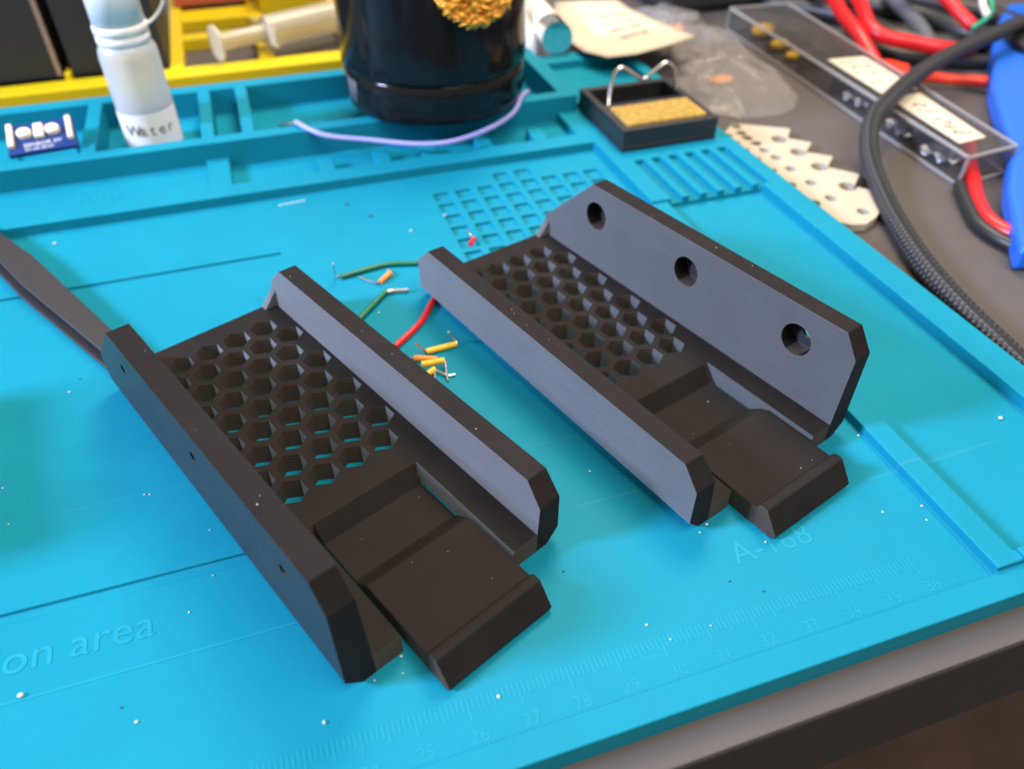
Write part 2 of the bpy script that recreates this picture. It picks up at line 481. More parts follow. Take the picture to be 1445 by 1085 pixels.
me = bpy.data.meshes.new('mat'); bm.to_mesh(me); bm.free()
mat = obj('soldering_mat', me, 'mat', bevel=0.044, seg=3)
tag(mat, 'bright blue silicone work mat with moulded trays, ruler and lettering on the desk', 'mat')
mat.modifiers['bevel'].use_clamp_overlap = True
mat['org'] = [0, 0, 0]
me.update()
if sum(p.normal.z*p.area for p in me.polygons) < 0: me.flip_normals()

ruler = MB()
for k in range(0, 361):
    x = k/10
    if x < 14: continue
    y0 = -0.03 if k % 10 == 0 else (0.06 if k % 5 == 0 else 0.16)
    ruler.box((x-0.018, y0, 0.0), (x+0.018, 0.43, 0.007))
tag(obj('ruler_marks', ruler, 'mark', mat), kind='stuff')
for n in range(16, 37):
    text(str(n), 0.36, n+0.06, -0.46, 0.0, 'mark', mat, 'numeral', 0.007, align='CENTER')
text('cm', 0.26, 36.32, -0.46, 0.0, 'mark', mat, 'lettering', 0.007)
text('A-168', 0.80, 32.40, 1.42, 0.0, 'mark', mat, 'lettering', 0.008)
text('Operation area', 0.93, 20.48, 3.66, 0.0, 'mark', mat, 'lettering', 0.010, align='RIGHT')
text('Parts', 0.75, 17.7, 22.62, 0.22, 'mark', mat, 'lettering', 0.014)
obj('seam', MB().box((-0.9, 3.02, 0.001), (24.2, 3.06, 0.008)), 'mark', mat)

# ================================================================== PRINTED BRACKETS
BR = dict(L=11.466, W=5.507, Ht=3.154, Hl=1.899, tt=0.545, tb=0.636, ctu=0.41, ctz=0.575, clu=0.45, clz=0.54,
          cbv=0.338, cbz=0.353, b=0.575, s0=1.285, s1=4.20, btu=2.13, btz=1.95, blu=0.635, blz=0.585)
def bracket(pos, ang, mir, label):
    p = BR; L, W, b = p['L'], p['W'], p['b']
    t = bpy.data.objects.new('printed_bracket', None); C.objects.link(t); t.empty_display_size = 0.01
    t.location = (pos[0]*S, pos[1]*S, 0.00005); t.rotation_euler = (0, 0, ang); t['org'] = [0, 0, 0]
    tag(t, label, 'bracket', 'honeycomb brackets lying on the mat')
    def vv(v): return v*mir
    def wallpart(name, prof, inner_top, inner_base, flip, holes=None, H=1.0):
        # prof in (u,z); v from outer 0 to inner; flip -> on the far (low wall) side
        def f(u, z, k):
            if k == 0: v = 0.0
            else: v = inner_base+(inner_top-inner_base)*(z-b)/(H-b)
            v = (W-v) if flip else v
            return (u, vv(v), z)
        mbw = MB().prism(prof, 0, 1, f)
        o = obj(name, mbw, ['pla_lit_side', 'pla_top', 'pla_smooth', 'pla_hex'], t)
        # chamfer along the outer bottom edge
        cut = MB()
        q = [(0-0.5, p['cbz']+0.5*p['cbz']/p['cbv']), (p['cbv']+0.5, -0.5*p['cbz']/p['cbv']), (-0.5, -0.6)]
        cut.prism(q, -1, L+1, lambda a, c, u: (u, vv((W-a) if flip else a), c))
        boolean_cut(o, cut)
        if holes:
            c2 = MB()
            for (hu, hz) in holes:
                prof2 = [(0.14, -0.4), (0.14, 0.10), (0.42, 0.10), (0.42, 1.2)]
                seg = 40; n = len(prof2); vs = []; fs = []
                for k in range(seg):
                    a = 2*math.pi*k/seg
                    vs += [(hu+r*math.cos(a), vv(v), hz+r*math.sin(a)) for r, v in prof2]
                for k in range(seg):
                    k2 = (k+1) % seg
                    for i in range(n-1): fs.append((k*n+i, k2*n+i, k2*n+i+1, k*n+i+1))
                fs.append(tuple(k*n for k in reversed(range(seg)))); fs.append(tuple(k*n+n-1 for k in range(seg)))
                c2.add(vs, fs)
            boolean_cut(o, c2)
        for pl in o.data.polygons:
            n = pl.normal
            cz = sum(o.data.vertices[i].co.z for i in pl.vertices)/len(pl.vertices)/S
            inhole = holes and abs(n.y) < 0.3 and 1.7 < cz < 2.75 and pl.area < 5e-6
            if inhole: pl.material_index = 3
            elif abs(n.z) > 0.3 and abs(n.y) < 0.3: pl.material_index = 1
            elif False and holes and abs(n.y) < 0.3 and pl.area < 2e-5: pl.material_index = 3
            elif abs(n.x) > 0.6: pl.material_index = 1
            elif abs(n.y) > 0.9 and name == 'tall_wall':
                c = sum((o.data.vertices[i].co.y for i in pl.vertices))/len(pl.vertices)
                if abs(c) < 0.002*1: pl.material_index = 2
        for pl in o.data.polygons: pl.use_smooth = True
        bv = o.modifiers.new('bevel', 'BEVEL'); bv.width = 0.028*S; bv.segments = 2; bv.limit_method = 'ANGLE'
        bv.angle_limit = math.radians(30); bv.harden_normals = True
        return o
    Ht, Hl = p['Ht'], p['Hl']
    tall = [(0, 0), (L, 0), (L, b), (L, Ht-p['ctz']), (L-p['ctu'], Ht), (p['btu'], Ht), (0, Ht-p['btz']), (0, b)]
    low = [(0, 0), (L, 0), (L, b), (L, Hl-p['clz']), (L-p['clu'], Hl), (p['blu'], Hl), (0, Hl-p['blz']), (0, b)]
    wallpart('tall_wall', tall, p['tt'], p['tb'], False, [(2.40, 2.22), (6.15, 2.22), (9.88, 2.22)], Ht)
    wallpart('low_wall', low, p['tt'], p['tb'], True, None, Hl)
    # floor plate with honeycomb and the slot for the latch
    v0, v1 = p['tb'], W-p['tb']; ur = 7.98
    Lp = L-0.004
    prof = [(0.004, v0), (Lp, v0), (Lp, p['s0']), (ur, p['s0']), (ur, p['s1']), (Lp, p['s1']), (Lp, v1), (0.004, v1)]
    plate = obj('base_plate', MB().prism(prof, 0, b, lambda a, c, z: (a, vv(c), z)), ['pla_top', 'pla_hex', 'pla_lit_side'], t)
    hx = MB(); rad = 0.655/math.sqrt(3)
    for k in range(9):
        vs = [1.545, 2.37, 3.195, 4.02] if k % 2 == 0 else [1.13, 1.955, 2.78, 3.605, 4.43]
        for v in vs:
            u = 0.945+0.741*k
            pts = [(u+rad*1.03*math.cos(math.radians(60*i)), v+rad*math.sin(math.radians(60*i))) for i in range(6)]
            hx.prism(pts, -0.5, 1.2, lambda a, c, z: (a, vv(c), z))
    boolean_cut(plate, hx)
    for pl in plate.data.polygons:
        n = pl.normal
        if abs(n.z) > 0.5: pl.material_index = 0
        elif n.y < -0.9: pl.material_index = 2  # lit copy on the hole walls that face the cool light
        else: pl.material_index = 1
        pl.use_smooth = True
    bv = plate.modifiers.new('bevel', 'BEVEL'); bv.width = 0.016*S; bv.segments = 1; bv.limit_method = 'ANGLE'
    bv.angle_limit = math.radians(30); bv.harden_normals = True
    # latch tongue
    tp = [(ur, 0.575), (8.34, 0.15), (9.58, 0.15), (10.06, 0.53), (12.08, 0.53), (12.15, 0.67), (12.24, 0.70), (12.38, 0.685),
          (12.75, 0.15), (12.73, 0.06), (12.64, 0.0), (10.0, 0.0), (8.1, 0.0), (ur, 0.12)]
    tongue = obj('latch_tongue', MB().prism(tp, 1.43, 4.10, lambda a, z, c: (a, vv(c), z)), ['pla_top', 'pla_hex', 'pla_lit_side'], t, bevel=0.03, seg=2)
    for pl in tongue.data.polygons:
        if abs(pl.normal.y) > 0.5: pl.material_index = 1  # tongue sides take the sheenless copy, toned as shaded
    # stop gussets at the back corners
    for side in (0, 1):
        a0 = v0 if side == 0 else v1; d = 1 if side == 0 else -1
        g = [(a0-d*0.03, b), (a0+d*0.40, b), (a0-d*0.03, b+0.52)]
        obj('gusset', MB().prism(g, 0.003, 0.24, lambda a, z, u: (u, vv(a), z)), ['pla_lit_side', 'pla_hex'], t, bevel=0.015, seg=1)
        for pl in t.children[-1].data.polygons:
            if abs(pl.normal.x) > 0.5: pl.material_index = 1  # end faces take the sheenless copy so they read as shaded
    du = MB(); rg = random.Random(21 if mir > 0 else 22)
    def fleck(u, v, z):
        r_ = rg.uniform(0.005, 0.012); du.sphere((u, vv(v), z+r_*0.3), r_, 5, 4, (rg.uniform(.6,2.2), rg.uniform(.6,1.3), 0.6))
    for k in range(3): fleck(rg.uniform(10.2, 12.0), rg.uniform(1.6, 3.9), 0.53)
    for k in range(3): fleck(rg.uniform(8.5, 9.5), rg.uniform(1.6, 3.9), 0.15)
    for k in range(4): fleck(rg.uniform(2.3, 10.9), rg.uniform(0.1, 0.45), Ht)
    for k in range(5): fleck(rg.uniform(0.8, 10.9), rg.uniform(W-0.45, W-0.1), Hl)
    tag(obj('dust', du, 'crumb', t), kind='stuff')
    return t
A = bracket((19.423, 11.764), -1.167339, 1, 'black printed honeycomb bracket at left, its tall holed wall on its left side')
B = bracket((33.531, 15.103), -1.262326, -1, 'black printed honeycomb bracket at right, showing three screw holes in its tall wall')

# ================================================================== THINGS ON THE MAT
# tweezers
t = thing('tweezers', (17.5, 16.5, 0), 'flat black tweezers running under the back of the left bracket', 'tweezers')
top = [(14.2, 23.0), (15.3, 21.1), (16.77, 18.83), (19.54, 13.59), (19.9, 12.9), (19.45, 12.5), (19.1, 13.06), (16.60, 17.25), (15.75, 18.92), (14.6, 20.6), (13.0, 22.2)]
def arm(z0, z1, zt):
    m_ = MB(); n = len(top)
    lift = lambda y: zt*max(0, (y-12.5))/10
    vs = [(x, y, z0+lift(y)) for x, y in top]+[(x, y, z1+lift(y)) for x, y in top]
    return m_.add(vs, [tuple(range(n)), tuple(range(n, 2*n))]+[(i, (i+1) % n, n+(i+1) % n, n+i) for i in range(n)])
obj('arm', arm(0.34, 0.46, 0.16), 'tweezer', t, bevel=0.03)
def arm2():
    m_ = MB(); n = len(top); cx = 0.0
    pts = [(x-0.12, y-0.10) for x, y in top]
    vs = [(x, y, 0.005) for x, y in pts]+[(x, y, 0.11) for x, y in pts]
    return m_.add(vs, [tuple(range(n)), tuple(range(n, 2*n))]+[(i, (i+1) % n, n+(i+1) % n, n+i) for i in range(n)])
obj('arm', arm2(), 'tweezer', t, bevel=0.03)

# unseen box added outside the left edge to cast a shadow on the mat
bxp = [(12.4, 6.8), (14.1, 7.1), (13.1, 12.6), (11.4, 12.3)]
o = obj('shadow_caster', MB().prism(bxp, 0.004, 3.0), 'blackplastic', None, bevel=0.1, seg=3, org=(12.5, 9.4, 0))
tag(o, 'unseen dark box added beyond the left edge to shade the mat beside the left bracket', 'box')

# clipped jumper wires
def wire(name, label, mat, path, r, leads, group='clipped jumper wires on the mat', lr=0.035):
    t = thing(name, (path[0][0], path[0][1], 0), label, 'wire', group)
    obj('insulation', MB().tube(path, r, 10, 5), mat, t, smooth=False)
    for l in leads: obj('lead', MB().tube(l, lr, 8, 4), 'steel', t, smooth=True)
    for c in t.children: autosmooth(c)
    return t
wire('jumper_wire', 'longest green jumper wire with an upturned bare end, by the right bracket', 'green',
     [(26.08,15.12,0.09),(26.99,15.30,0.09),(27.66,15.36,0.09),(28.6,15.12,0.09),(29.2,14.95,0.09)], 0.085, [[(26.10,15.12,0.09),(25.93,15.2,0.07),(25.9,15.13,0.2),(25.87,14.86,0.78)]])
wire('jumper_wire', 'short orange jumper wire bent below the green one', 'orangew',
     [(27.19,14.42,0.09),(27.62,14.84,0.09)], 0.085, [[(27.22,14.42,0.09),(27.05,14.5,0.05),(26.63,14.98,0.05)], [(27.6,14.83,0.09),(27.64,15.0,0.06),(27.58,15.12,0.05)]])
wire('jumper_wire', 'dark green wire with a tinned tip beside the left bracket', 'green',
     [(27.33,13.82,0.09),(27.2,13.76,0.09),(26.35,12.83,0.09),(26.0,12.42,0.09)], 0.09, [[(27.28,13.82,0.09),(27.5,13.82,0.08),(27.95,13.70,0.08)]], lr=0.07)
wire('jumper_wire', 'red jumper wire between the two brackets', 'red',
     [(28.72,13.12,0.09),(28.52,12.86,0.09),(27.88,11.91,0.09),(26.95,11.05,0.09)], 0.095, [[(28.7,13.1,0.09),(28.9,13.4,0.07)]])
wire('jumper_wire', 'red wire end poking out behind the right bracket', 'red',
     [(30.55,15.7,0.085),(30.78,16.0,0.085)], 0.085, [[(30.76,15.98,0.085),(30.72,16.2,0.12),(30.62,16.32,0.3)]])
wire('jumper_wire', 'yellow jumper wire lying apart, both leads bent up', 'yelloww',
     [(27.75,10.55,0.09),(28.65,10.62,0.09)], 0.088, [[(27.76,10.55,0.09),(27.70,10.56,0.12),(27.46,10.57,0.48)], [(28.63,10.62,0.09),(28.68,10.68,0.14),(28.58,10.72,0.32),(28.45,10.64,0.56)]])
wire('jumper_wire', 'orange jumper wire on the pile of clippings', 'orangew',
     [(27.36,10.38,0.09),(27.96,10.12,0.09)], 0.09, [[(27.38,10.37,0.09),(27.2,10.45,0.06)]])
wire('jumper_wire', 'yellow jumper wire across the pile with one lead pointing forward', 'yelloww',
     [(27.46,9.90,0.22),(28.10,9.86,0.22)], 0.088, [[(28.08,9.86,0.22),(28.12,9.80,0.20),(28.07,9.53,0.14),(28.02,9.20,0.05)]])
wire('jumper_wire', 'shortest yellow wire stub, undermost in the pile', 'yelloww',
     [(27.50,9.56,0.09),(27.78,9.74,0.09)], 0.085, [[(27.76,9.72,0.09),(27.96,9.5,0.08),(28.07,9.40,0.05),(28.27,9.38,0.05)], [(27.76,9.72,0.09),(27.72,9.45,0.06),(27.66,9.30,0.05)]])

# purple hook-up wire in front of the jar
t = thing('hookup_wire', (30.4, 23.5, 0.4), 'pale purple wire with a tinned end curving around the black holder', 'wire')
pp = [(26.0,24.95,1.26),(26.95,23.9,1.02),(28.6,23.15,0.9),(30.35,22.2,0.88),(31.74,22.02,0.88),(33.4,22.65,0.9),(34.75,23.6,1.0),(35.45,24.55,1.24),(36.1,25.6,1.0)]
obj('insulation', MB().tube(pp, 0.095, 12, 6), 'purple', t, smooth=True)
obj('lead', MB().tube([(26.05,24.92,1.25),(25.7,25.3,1.05),(25.4,25.8,0.8)], 0.07, 8, 5), 'steel', t, smooth=True)

# circuit board
def plane_map(o, ex, ey):
    o, ex, ey = Vector(o), Vector(ex), Vector(ey); nz = ex.cross(ey).normalized()
    return lambda a, b_, c: tuple(o+ex*a+ey*b_+nz*c)
t = thing('circuit_board', (16.5, 26.4, 0), 'small blue circuit board with cream components in the left tray', 'circuit board')
O = Vector((15.50, 25.45, 1.02)); EX = (Vector((17.93, 25.45, 1.12))-O); EY = (Vector((15.32, 27.2, 1.44))-O)
ex, ey = EX.normalized(), EY.normalized(); LX, LY = EX.length, EY.length
pm = plane_map(O, ex, ey)
def pbox(a0, a1, b0, b1, c0, c1):
    return MB().prism([(a0,b0),(a1,b0),(a1,b1),(a0,b1)], c0, c1, pm)
obj('board', pbox(0, LX, 0, LY, 0, 0.16), 'pcb', t, bevel=0.02)
def disc(a, b_, r, c0, c1, seg=24): return MB().prism([(a+r*math.cos(2*math.pi*i/seg), b_+r*math.sin(2*math.pi*i/seg)) for i in range(seg)], c0, c1, pm)
obj('component', disc(0.66, 1.08, 0.26, 0.161, 0.36), 'cera', t, bevel=0.04)
obj('component', disc(1.66, 1.08, 0.26, 0.161, 0.36), 'cera', t, bevel=0.04)
obj('component', pbox(1.0, 1.34, 0.72, 1.52, 0.161, 0.33), 'cera', t, bevel=0.04)
for a in (0.06, 2.16):
    obj('pin_header', pbox(a, a+0.2, 0.35, 1.72, 0.161, 0.34), 'cera', t, bevel=0.04)
    for i in range(5): obj('pin', pbox(a+0.07, a+0.13, 0.42+0.27*i, 0.48+0.27*i, -0.85, 0), 'steel', t)
fr = Matrix((ex, ey, ex.cross(ey))).transposed().to_4x4()
def tmat(a, b_, c):
    m_ = fr.copy(); m_.translation = (Vector(pm(a, b_, c))-Vector(t['org']))*S; return m_
text('SENSOR 5V', 0.27, 0, 0, 0, 'silk', t, 'lettering', 0.006, mtx=tmat(0.55, 0.34, 0.17))
text('IN A0 GND', 0.2, 0, 0, 0, 'silk', t, 'lettering', 0.006, mtx=tmat(0.6, 0.1, 0.17))

# water bottle
bx, by = 20.43, 27.3
t = thing('squeeze_bottle', (bx, by, 0), 'small milky squeeze bottle labelled Water with white flip cap', 'bottle')
prof = [(0.0,0.0),(0.95,0.0),(1.05,0.08),(1.08,0.25),(1.08,3.75),(1.05,3.98),(0.96,4.16),(0.88,4.24)]
obj('body', MB().lathe(prof, bx, by, 48, False), 'bottle', t, smooth=True)
obj('water', MB().lathe([(0,0.1),(0.98,0.1),(1.0,0.3),(1.0,1.95),(0,1.95)], bx, by, 40, False), 'bottle', t, smooth=False)
autosmooth(t.children[-1])
obj('collar', MB().lathe([(0.9,4.22),(0.97,4.26),(0.97,4.48),(0.92,4.52),(0.92,4.58),(0.98,4.62),(0.98,4.86),(0.9,4.92)], bx, by, 48), 'cap', t, smooth=True)
autosmooth(t.children[-1])
obj('cap', MB().lathe([(0.93,4.90),(0.93,6.2),(0.88,6.9),(0.70,7.3),(0.3,7.42)], bx, by, 48), 'cap', t, smooth=True)
obj('strap', MB().tube([(bx+0.8,by,4.72),(bx+1.15,by,4.85),(bx+1.55,by,5.2),(bx+1.8,by,5.7),(bx+1.7,by,6.5),(bx+1.2,by,7.1),(bx+0.4,by,7.3)], 0.13, 10, 5, flat=0.5), 'cap', t, smooth=True)
lab = MB(); n = 30; a0, a1 = math.radians(190), math.radians(350)
vs = []; fs = []
for i in range(n+1):
    a = a0+(a1-a0)*i/n
    for r_, z in ((1.085, 0.35), (1.085, 1.75), (1.10, 1.75), (1.10, 0.35)): vs.append((bx+r_*math.cos(a), by+r_*math.sin(a), z))
for i in range(n):
    for k in range(4): fs.append((i*4+k, i*4+(k+1) % 4, (i+1)*4+(k+1) % 4, (i+1)*4+k))
fs += [(0,1,2,3), tuple(n*4+k for k in (3,2,1,0))]
obj('label', lab.add(vs, fs), 'label', t)
for i, ch in enumerate('Water'):
    a = math.radians(277-38+19*i)
    px_, py_ = bx+1.102*math.cos(a), by+1.102*math.sin(a)
    mm = Matrix.Translation(Vector((px_-bx, py_-by, 0.93))*S) @ Matrix.Rotation(a+math.pi/2, 4, 'Z') @ Matrix.Rotation(math.pi/2, 4, 'X')
    text(ch, 0.62, 0, 0, 0, 'ink', t, 'lettering', 0.008, align='CENTER', mtx=mm)

# tip cleaner holder
jx, jy = 32.2, 26.5
t = thing('tip_cleaner_holder', (jx, jy, 1.1), 'glossy black round tip cleaner holder standing on the back tray', 'holder')
prof = [(0,1.105),(3.48,1.105),(3.64,1.14),(3.73,1.24),(3.77,1.5),(3.79,2.2),(3.79,2.66),(3.73,2.72)]
obj('foot', MB().lathe(prof, jx, jy, 96, False), 'gloss', t, smooth=True)
prof = [(3.73,2.74),(3.84,2.80),(3.87,2.94),(3.85,4.0),(3.80,6.0),(3.70,8.0),(3.5,9.2),(3.1,9.9),(2.5,10.2),(0,10.2)]
obj('bowl', MB().lathe(prof, jx, jy, 96, False), 'gloss', t, smooth=True)
st = MB(); vs = []; fs = []
for i in range(9):
    a = math.radians(187+i*1.6)
    for z in (1.55, 2.45): vs.append((jx+3.80*math.cos(a), jy+3.80*math.sin(a), z))
for i in range(8): fs.append((2*i, 2*i+2, 2*i+3, 2*i+1))
so = obj('sticker', st.add(vs, fs), 'grey', t, smooth=True)
so.modifiers.new('thick', 'SOLIDIFY').thickness = 0.0002
# brass wool
wool = MB(); rnd = random.Random(3)
for i in range(420):
    a = math.radians(rnd.uniform(262, 301)); z = 5.05+0.55*abs((math.degrees(a)-284)/20)**2+abs(rnd.gauss(0, 1.0))*1.0
    if z > 8.0: continue
    rr = 3.78+rnd.uniform(0.0, 0.30)
    c = Vector((jx+rr*math.cos(a), jy+rr*math.sin(a), z)); th = rnd.uniform(0, 6.28); L_ = rnd.uniform(0.12, 0.26)
    tdir = Vector((-math.sin(a), math.cos(a), 0)); nrm = Vector((math.cos(a), math.sin(a), 0))
    pts = []
    for k in range(5):
        q = (k-2)/2
        pts.append(c+(tdir*math.cos(th)+Vector((0,0,1))*math.sin(th))*q*L_+nrm*(0.22-0.22*q*q))
    wool.tube(pts, rnd.uniform(0.10, 0.20), 6, 2, flat=0.3)
o = obj('brass_wool', wool, 'brass', None, smooth=True, org=(jx, jy-4, 5))
tag(o, 'golden brass wool curls bulging from the black holder', 'brass wool')

# iron stand with sponge
x0, x1, y0, y1, z0, z1 = 38.05, 42.25, 19.85, 24.45, 0.405, 1.32
t = thing('iron_stand', (40.1, 22.1, z0), 'square black iron stand with a bent wire rest, on the mat', 'stand')
obj('tray_bottom', MB().box((x0, y0, z0), (x1, y1, z0+0.25)), 'blackplastic', t, bevel=0.04)
wt = 0.3
for a, b_ in (((x0,y0),(x1,y0+wt)), ((x0,y1-wt),(x1,y1)), ((x0,y0+wt),(x0+wt,y1-wt)), ((x1-wt,y0+wt),(x1,y1-wt)), ((x0+wt,22.0),(x1-wt,22.35))):
    obj('tray_side', MB().box((a[0],a[1],z0+0.25), (b_[0],b_[1],z1)), 'blackplastic', t, bevel=0.04)
obj('step', MB().box((x0+wt+0.02, 22.37, z0+0.26), (x1-wt-0.02, 23.0, z1-0.25)), 'blackplastic', t, bevel=0.03)
wr = [(38.75,22.85,0.9),(38.90,23.2,1.3),(39.18,23.5,2.05),(39.42,23.55,2.30),(39.68,23.55,2.30),(40.15,23.5,2.0),(40.6,23.5,1.76),(41.0,23.5,2.0),(41.5,23.5,2.32),(41.8,23.5,2.26),(42.03,23.45,1.95),(42.12,23.3,1.3),(42.1,23.1,0.95)]
obj('wire_rest', MB().tube(wr, 0.085, 10, 5), 'steel', t, smooth=True)
sp = obj('sponge', MB().box((x0+wt+0.03, y0+wt+0.02, z0+0.255), (x1-wt-0.04, 21.97, z1+0.10)), 'sponge', None, bevel=0.1, seg=3, org=(0,0,0))
tag(sp, 'yellow cleaning sponge set in the front of the black iron stand', 'sponge')

# ================================================================== LEFT BACKGROUND
t = thing('storage_rack', (20, 38, DZ), 'bright yellow plastic lattice rack lying behind the mat', 'rack')
zt = 0.1
def yb(n_, a, b_): obj(n_, MB().box(a, b_), 'yellow', t, bevel=0.05)
yb('front_bar', (4, 34.9, DZ), (31, 36.3, zt))
yb('side_bar', (21.0, 36.3, DZ), (21.65, 52, zt)); yb('side_bar', (25.35, 36.3, DZ), (26.1, 52, zt)); yb('side_bar', (29.9, 36.3, DZ), (30.6, 52, zt))
yb('cross_bar', (21.65, 40.5, DZ), (25.35, 41.6, zt)); yb('cross_bar', (21.65, 43.8, DZ), (25.35, 45.9, zt))
yb('back_wall', (26.1, 44.4, DZ), (30, 52, 2.2)); yb('back_bar', (4, 52, DZ), (31, 53, zt))
yb('divider', (16.2, 36.3, DZ), (16.5, 37.3, 0.35))
def carton(x0_, x1_, h, label):
    t = thing('carton', ((x0_+x1_)/2, 40, zt), label, 'box', 'black boxes standing in the rack')
    obj('body', MB().box((x0_, 36.7, 0.105), (x1_, 44, h)), 'black', t, bevel=0.06)
    return t
c1 = carton(6.5, 16.0, 10, 'leftmost black box standing in the yellow rack, with a tan edge')
obj('edge_strip', MB().box((15.86, 36.66, 0.2), (16.06, 36.9, 9.9)), 'tan', c1)
carton(16.55, 20.9, 9.5, 'black box standing in the yellow rack behind the squeeze bottle')
o = obj('orange_block', MB().box((21.3, 46.6, 0.11), (25.9, 50, 2.6)), 'orange', None, bevel=0.1, org=(23.6, 48, 0.1))
tag(o, 'orange block on the far side of the yellow rack', 'block')
# syringe
t = thing('syringe', (27, 37.6, 0.1), 'translucent beige syringe lying across the yellow rack', 'syringe')
a = Vector((23.5, 36.5, 1.0)); d = Vector((6.6, 2.6, 0.0)).normalized()
obj('plunger', MB().tube([a, a+d*3.0], 0.42, 12, 0), 'syr', t)
obj('thumb_rest', MB().tube([a-d*0.12, a], 0.86, 24, 0), 'syr', t)
obj('barrel', MB().tube([a+d*2.6, a+d*9], 0.78, 24, 0), 'syr', t)
e = d.cross(Vector((0,0,1)))
q0 = a+d*2.5
obj('finger_flange', MB().add([q0+e*sx*1.35+d*sd+Vector((0,0,sz)) for sd in (0,0.16) for sx, sz in ((-1,-0.42),(1,-0.42),(1,0.42),(-1,0.42))],
    [(0,1,2,3),(4,7,6,5),(0,4,5,1),(1,5,6,2),(2,6,7,3),(3,7,4,0)]), 'syr', t)
for c in t.children: autosmooth(c)

# ================================================================== RIGHT BACKGROUND
# white tool with chrome end
t = thing('white_tool', (39.5, 31, 0.62), 'white handled tool with a round chrome end beside the black holder', 'tool')
obj('chrome_end', MB().tube([(39.38,30.55,1.43),(39.5,31.9,1.43)], 0.78, 28, 0), 'chrome', t)
autosmooth(t.children[-1])
obj('handle', MB().tube([(39.5,31.9,1.43),(39.7,34.5,1.43),(40.0,38,1.43)], 0.76, 24, 0), 'whitew', t, smooth=False)
autosmooth(t.children[-1])
obj('cable', MB().tube([(38.75,31.9,-0.2),(38.55,32.1,0.7),(38.2,32.7,1.7),(37.6,33.4,2.7),(37.0,34.5,3.4),(36.5,36,3.0)], 0.42, 14, 6), 'whitew', t, smooth=True)

# paper label in its bag
t = thing('labelled_bag', (43.5, 32, DZ), 'crumpled clear bag with a cream paper label behind the iron stand', 'bag')
pap = [(41.4,36.4),(40.4,32.0),(40.45,29.6),(41.1,28.2),(42.4,27.8),(44.4,28.4),(46.7,29.9),(46.2,33.2),(45.9,36.0),(46.2,38.5),(42.4,38.6)]
def curl(x, y): return 1.15-0.05*(y-28)+0.25*math.sin(x*0.9)*0.5
def sheet(poly, zf, th):
    m_ = MB(); n = len(poly)
    cx = sum(p_[0] for p_ in poly)/n; cy = sum(p_[1] for p_ in poly)/n
    rings = []; K = 6
    for k in range(K+1):
        f_ = k/K
        rings.append([(cx+(x-cx)*f_, cy+(y-cy)*f_) for x, y in poly])
    vs = []; fs = []
    for s_ in (0, 1):
        for rg in rings:
            for x, y in rg: vs.append((x, y, zf(x, y)+(th if s_ else 0)))
    off = (K+1)*n
    for s_ in (0, 1):
        for k in range(K):
            for i in range(n):
                j = (i+1) % n; b_ = s_*off
                fs.append((b_+k*n+i, b_+k*n+j, b_+(k+1)*n+j, b_+(k+1)*n+i))
    for i in range(n):
        j = (i+1) % n; fs.append((K*n+i, K*n+j, off+K*n+j, off+K*n+i))
    m_.add(vs, fs); return m_
o = obj('paper_label', sheet(pap, curl, 0.04), 'paper', t, smooth=True)
for (xa, ya), (xb, yb_) in (((43.2,34.3),(45.1,34.7)), ((42.8,32.9),(44.8,33.2)), ((42.7,31.6),(44.7,32.2)), ((42.7,30.3),(44.5,30.9))):
    d = (Vector((xb,yb_))-Vector((xa,ya))).normalized(); nn = Vector((-d.y, d.x))*0.13
    q = [(xa+nn.x, ya+nn.y), (xa-nn.x, ya-nn.y), (xb-nn.x, yb_-nn.y), (xb+nn.x, yb_+nn.y)]
    obj('printed_bar', sheet(q, lambda x, y: curl(x, y)+0.05, 0.012), 'inksoft', t)
bagp = [(45.7,30.0),(47.2,31.5),(48.7,33.0),(50.4,35.6),(51.2,35.2),(50.6,30.4),(50.1,26.6),(49.6,24.6),(48.7,23.4),(47.5,22.9),(45.8,23.0),(44.3,24.1),(44.6,26.6),(44.9,28.6)]
def film(poly, seed, top, K=9, M3=4):
    rg = random.Random(seed); n = len(poly); N3 = n*M3
    cx = sum(p_[0] for p_ in poly)/n; cy = sum(p_[1] for p_ in poly)/n
    vs = [(cx, cy, top*0.8)]; fs = []
    for k in range(1, K+1):
        f_ = k/K
        for i in range(N3):
            x, y = poly[i//M3]; x2, y2 = poly[(i//M3+1) % n]; u_ = (i % M3)/M3
            j = 0.22 if k < K else 0.05
            X = cx+(x+(x2-x)*u_-cx)*f_+rg.uniform(-j, j); Y = cy+(y+(y2-y)*u_-cy)*f_+rg.uniform(-j, j)
            z = (top*(1-f_**3)*rg.uniform(0.45, 1.0)+DZ*f_**3)+(0.03 if k < K else 0.03)
            vs.append((X, Y, max(z, DZ+0.02)))
    for i in range(N3): fs.append((0, 1+i, 1+(i+1) % N3))
    for k in range(K-1):
        for i in range(N3):
            a_ = 1+k*N3+i; b_ = 1+k*N3+(i+1) % N3
            fs.append((a_, b_, b_+N3)); fs.append((a_, b_+N3, a_+N3))
    return MB().add(vs, fs)
bag2 = [(45.9,30.4),(48.2,31.6),(50.3,33.5),(51.0,36.4),(49.6,39.0),(46.9,38.8),(46.1,35.5),(46.5,32.8)]
obj('plastic_film', film(bag2, 9, 0.7, 4, 2), 'bag', t)
for (x, y, r_, lb) in ((46.9, 27.2, 0.55, 'flat amber part under the near fold of the clear bag'), (48.3, 35.0, 0.6, 'flat amber part under the far fold of the clear bag')):
    o = obj('electronic_part', MB().sphere((x, y, DZ+0.2), r_, 16, 10, (1.2, 0.8, 0.35)), 'orangew', None, smooth=True, org=(x, y, DZ))
    tag(o, lb, 'part', 'amber parts in the clear bag')
